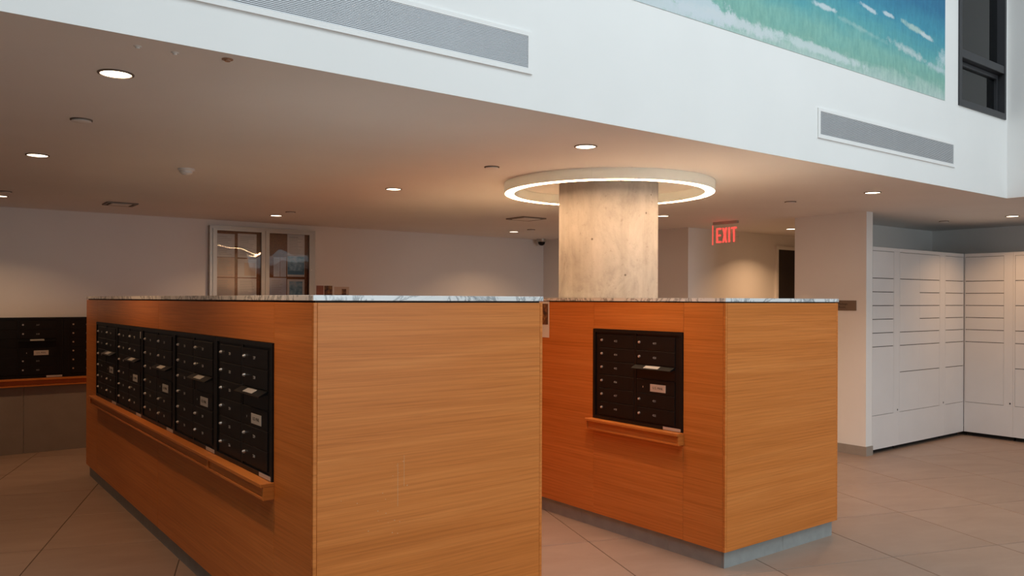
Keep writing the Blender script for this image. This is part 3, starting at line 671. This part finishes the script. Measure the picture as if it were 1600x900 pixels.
for s_, (xa, xb) in enumerate(((BX0 + .031, 3.352), (3.356, BX1 - .031))):
    za, zb = BZ0 + .031, BZ1 - .031; f = .045
    dr = boxes('door', [(xa, xa + f, YF - .068, YF - .045, za, zb), (xb - f, xb, YF - .068, YF - .045, za, zb), (xa + f, xb - f, YF - .068, YF - .045, za, za + f), (xa + f, xb - f, YF - .068, YF - .045, zb - .022, zb)], ALU, bd)
    o = link('pane', acrylic(xa + f, xb - f, za + f, zb - .022, YF - .053, 11 + s_ * 5), ACRYL, bd); o.parent = dr
    o.matrix_parent_inverse = Matrix(); dr_off = wloc(dr) - wloc(bd); o.location = -dr_off
box('lock', BX1 - .056, BX1 - .046, YF - .074, YF - .068, 1.86, 1.872, CHROME, bd, .002)
LAND = print_mat('blue_landscape_print', [(0.30, (0.03, 0.05, 0.06)), (0.45, (0.08, 0.22, 0.34)), (0.6, (0.30, 0.48, 0.60)), (0.75, (0.55, 0.60, 0.62))], 9, 1.3)
FOOD = print_mat('brown_photo_print', [(0.30, (0.03, 0.015, 0.01)), (0.5, (0.16, 0.07, 0.03)), (0.62, (0.40, 0.20, 0.06)), (0.75, (0.12, 0.10, 0.02))], 22, 2.1)
REDP = print_mat('red_brown_print', [(0.3, (0.26, 0.09, 0.06)), (0.7, (0.36, 0.14, 0.09))], 8, 4.0)
LILAC = plain('pale_lilac_paper', (0.60, 0.60, 0.66), 0.7, var=0.03)
PEACH = plain('pale_peach_paper', (0.66, 0.54, 0.45), 0.7, var=0.03)
TXT = plain('grey_print', (0.44, 0.43, 0.42), 0.7); BLUE = plain('blue_print', (0.10, 0.24, 0.36), 0.6)
def notice(x0, x1, z0, z1, label, mat=PAPER, lines=True, pics=(), y=None, title=False, seed=0):
    y = YF - .0125 if y is None else y
    t = thing('notice', ((x0 + x1) / 2, y, z0), label, 'notice', group='notices on the back wall')
    box('sheet', x0, x1, y - .0012, y - .0002, z0, z1, mat, t)
    for (a, b, c, d, m) in pics: box('picture', x0 + a * (x1 - x0), x0 + b * (x1 - x0), y - .0020, y - .0012, z0 + c * (z1 - z0), z0 + d * (z1 - z0), m, t)
    if lines:
        rnd = random.Random(seed); bl = []; W, H = x1 - x0, z1 - z0; zz = z1 - H * .12
        while zz > z0 + H * .12:
            if not any(c < (zz - z0) / H + .02 and d > (zz - z0) / H - .02 for (_, _, c, d, _) in pics): bl.append((x0 + W * .12, x0 + W * rnd.uniform(.55, .9), y - .0017, y - .0012, zz - H * (.02 if not title or bl else .04), zz))
            zz -= H * .075
        if bl: boxes('print', bl, TXT, t)
N_ = notice
N_(2.812, 3.018, 1.99, 2.252, 'paper notice at top left behind the left board door', seed=1)
N_(3.052, 3.268, 1.99, 2.262, 'paper notice at top right behind the left board door', seed=2)
N_(2.812, 3.018, 1.765, 1.985, 'pale peach notice in the left column, middle row, behind the left board door', PEACH, seed=3)
N_(3.052, 3.268, 1.765, 1.975, 'notice with a beige picture, right column, middle row, behind the left board door', pics=((.35, .95, .1, .8, PEACH),), lines=False)
N_(2.812, 3.018, 1.50, 1.755, 'paper notice lowest in the left column behind the left board door', PEACH, seed=4)
N_(3.052, 3.268, 1.50, 1.755, 'paper notice lowest in the right column behind the left board door', PAPER, seed=5)
N_(3.47, 3.545, 1.78, 2.01, 'narrow lilac leaflet at left behind the right board door', LILAC, seed=6)
N_(3.55, 3.622, 1.78, 2.01, 'narrow grey leaflet beside the lilac one behind the right board door', LILAC, lines=False)
N_(3.42, 3.625, 1.50, 1.768, 'lilac-white sheet lowest at left behind the right board door', LILAC, seed=7)
N_(3.635, 3.848, 2.035, 2.285, 'white notice with a bold title behind the right board door', title=True, seed=8)
N_(3.635, 3.848, 1.785, 2.030, 'blue seaside picture in the middle of the right board door', lines=False, pics=((.02, .98, .28, .98, LAND), (.02, .98, .1, .28, BLUE)))
N_(3.635, 3.848, 1.50, 1.755, 'picture sheet lowest at right behind the right board door', lines=False, pics=((.12, .88, .28, .9, LAND),))
yw = YF - .0004
N_(4.005, 4.098, 1.42, 1.684, 'reddish brown flyer on the back wall right of the notice board', REDP, False, y=yw)
N_(4.102, 4.214, 1.42, 1.684, 'dark picture flyer on the back wall, second from the notice board', PEACH, False, ((.04, .96, .3, 1.0, FOOD),), y=yw)
N_(4.238, 4.435, 1.42, 1.672, 'flyer with a dark food picture on the back wall, farthest from the board', PEACH, False, ((.05, .95, .2, .62, FOOD), (.5, .8, .62, .9, FOOD)), y=yw)
# leaflet stuck on the right counter, peeping out behind the left counter
lf = thing('leaflet', (RX0, 4.54, 1.252), 'white leaflet with a dark picture hanging on the right counter, beside the left one', 'leaflet')
box('sheet', RX0 - .0014, RX0 - .0003, 4.432, 4.64, 1.252, 1.512, PAPER, lf)
box('picture', RX0 - .0022, RX0 - .0014, 4.445, 4.63, 1.345, 1.495, FOOD, lf)
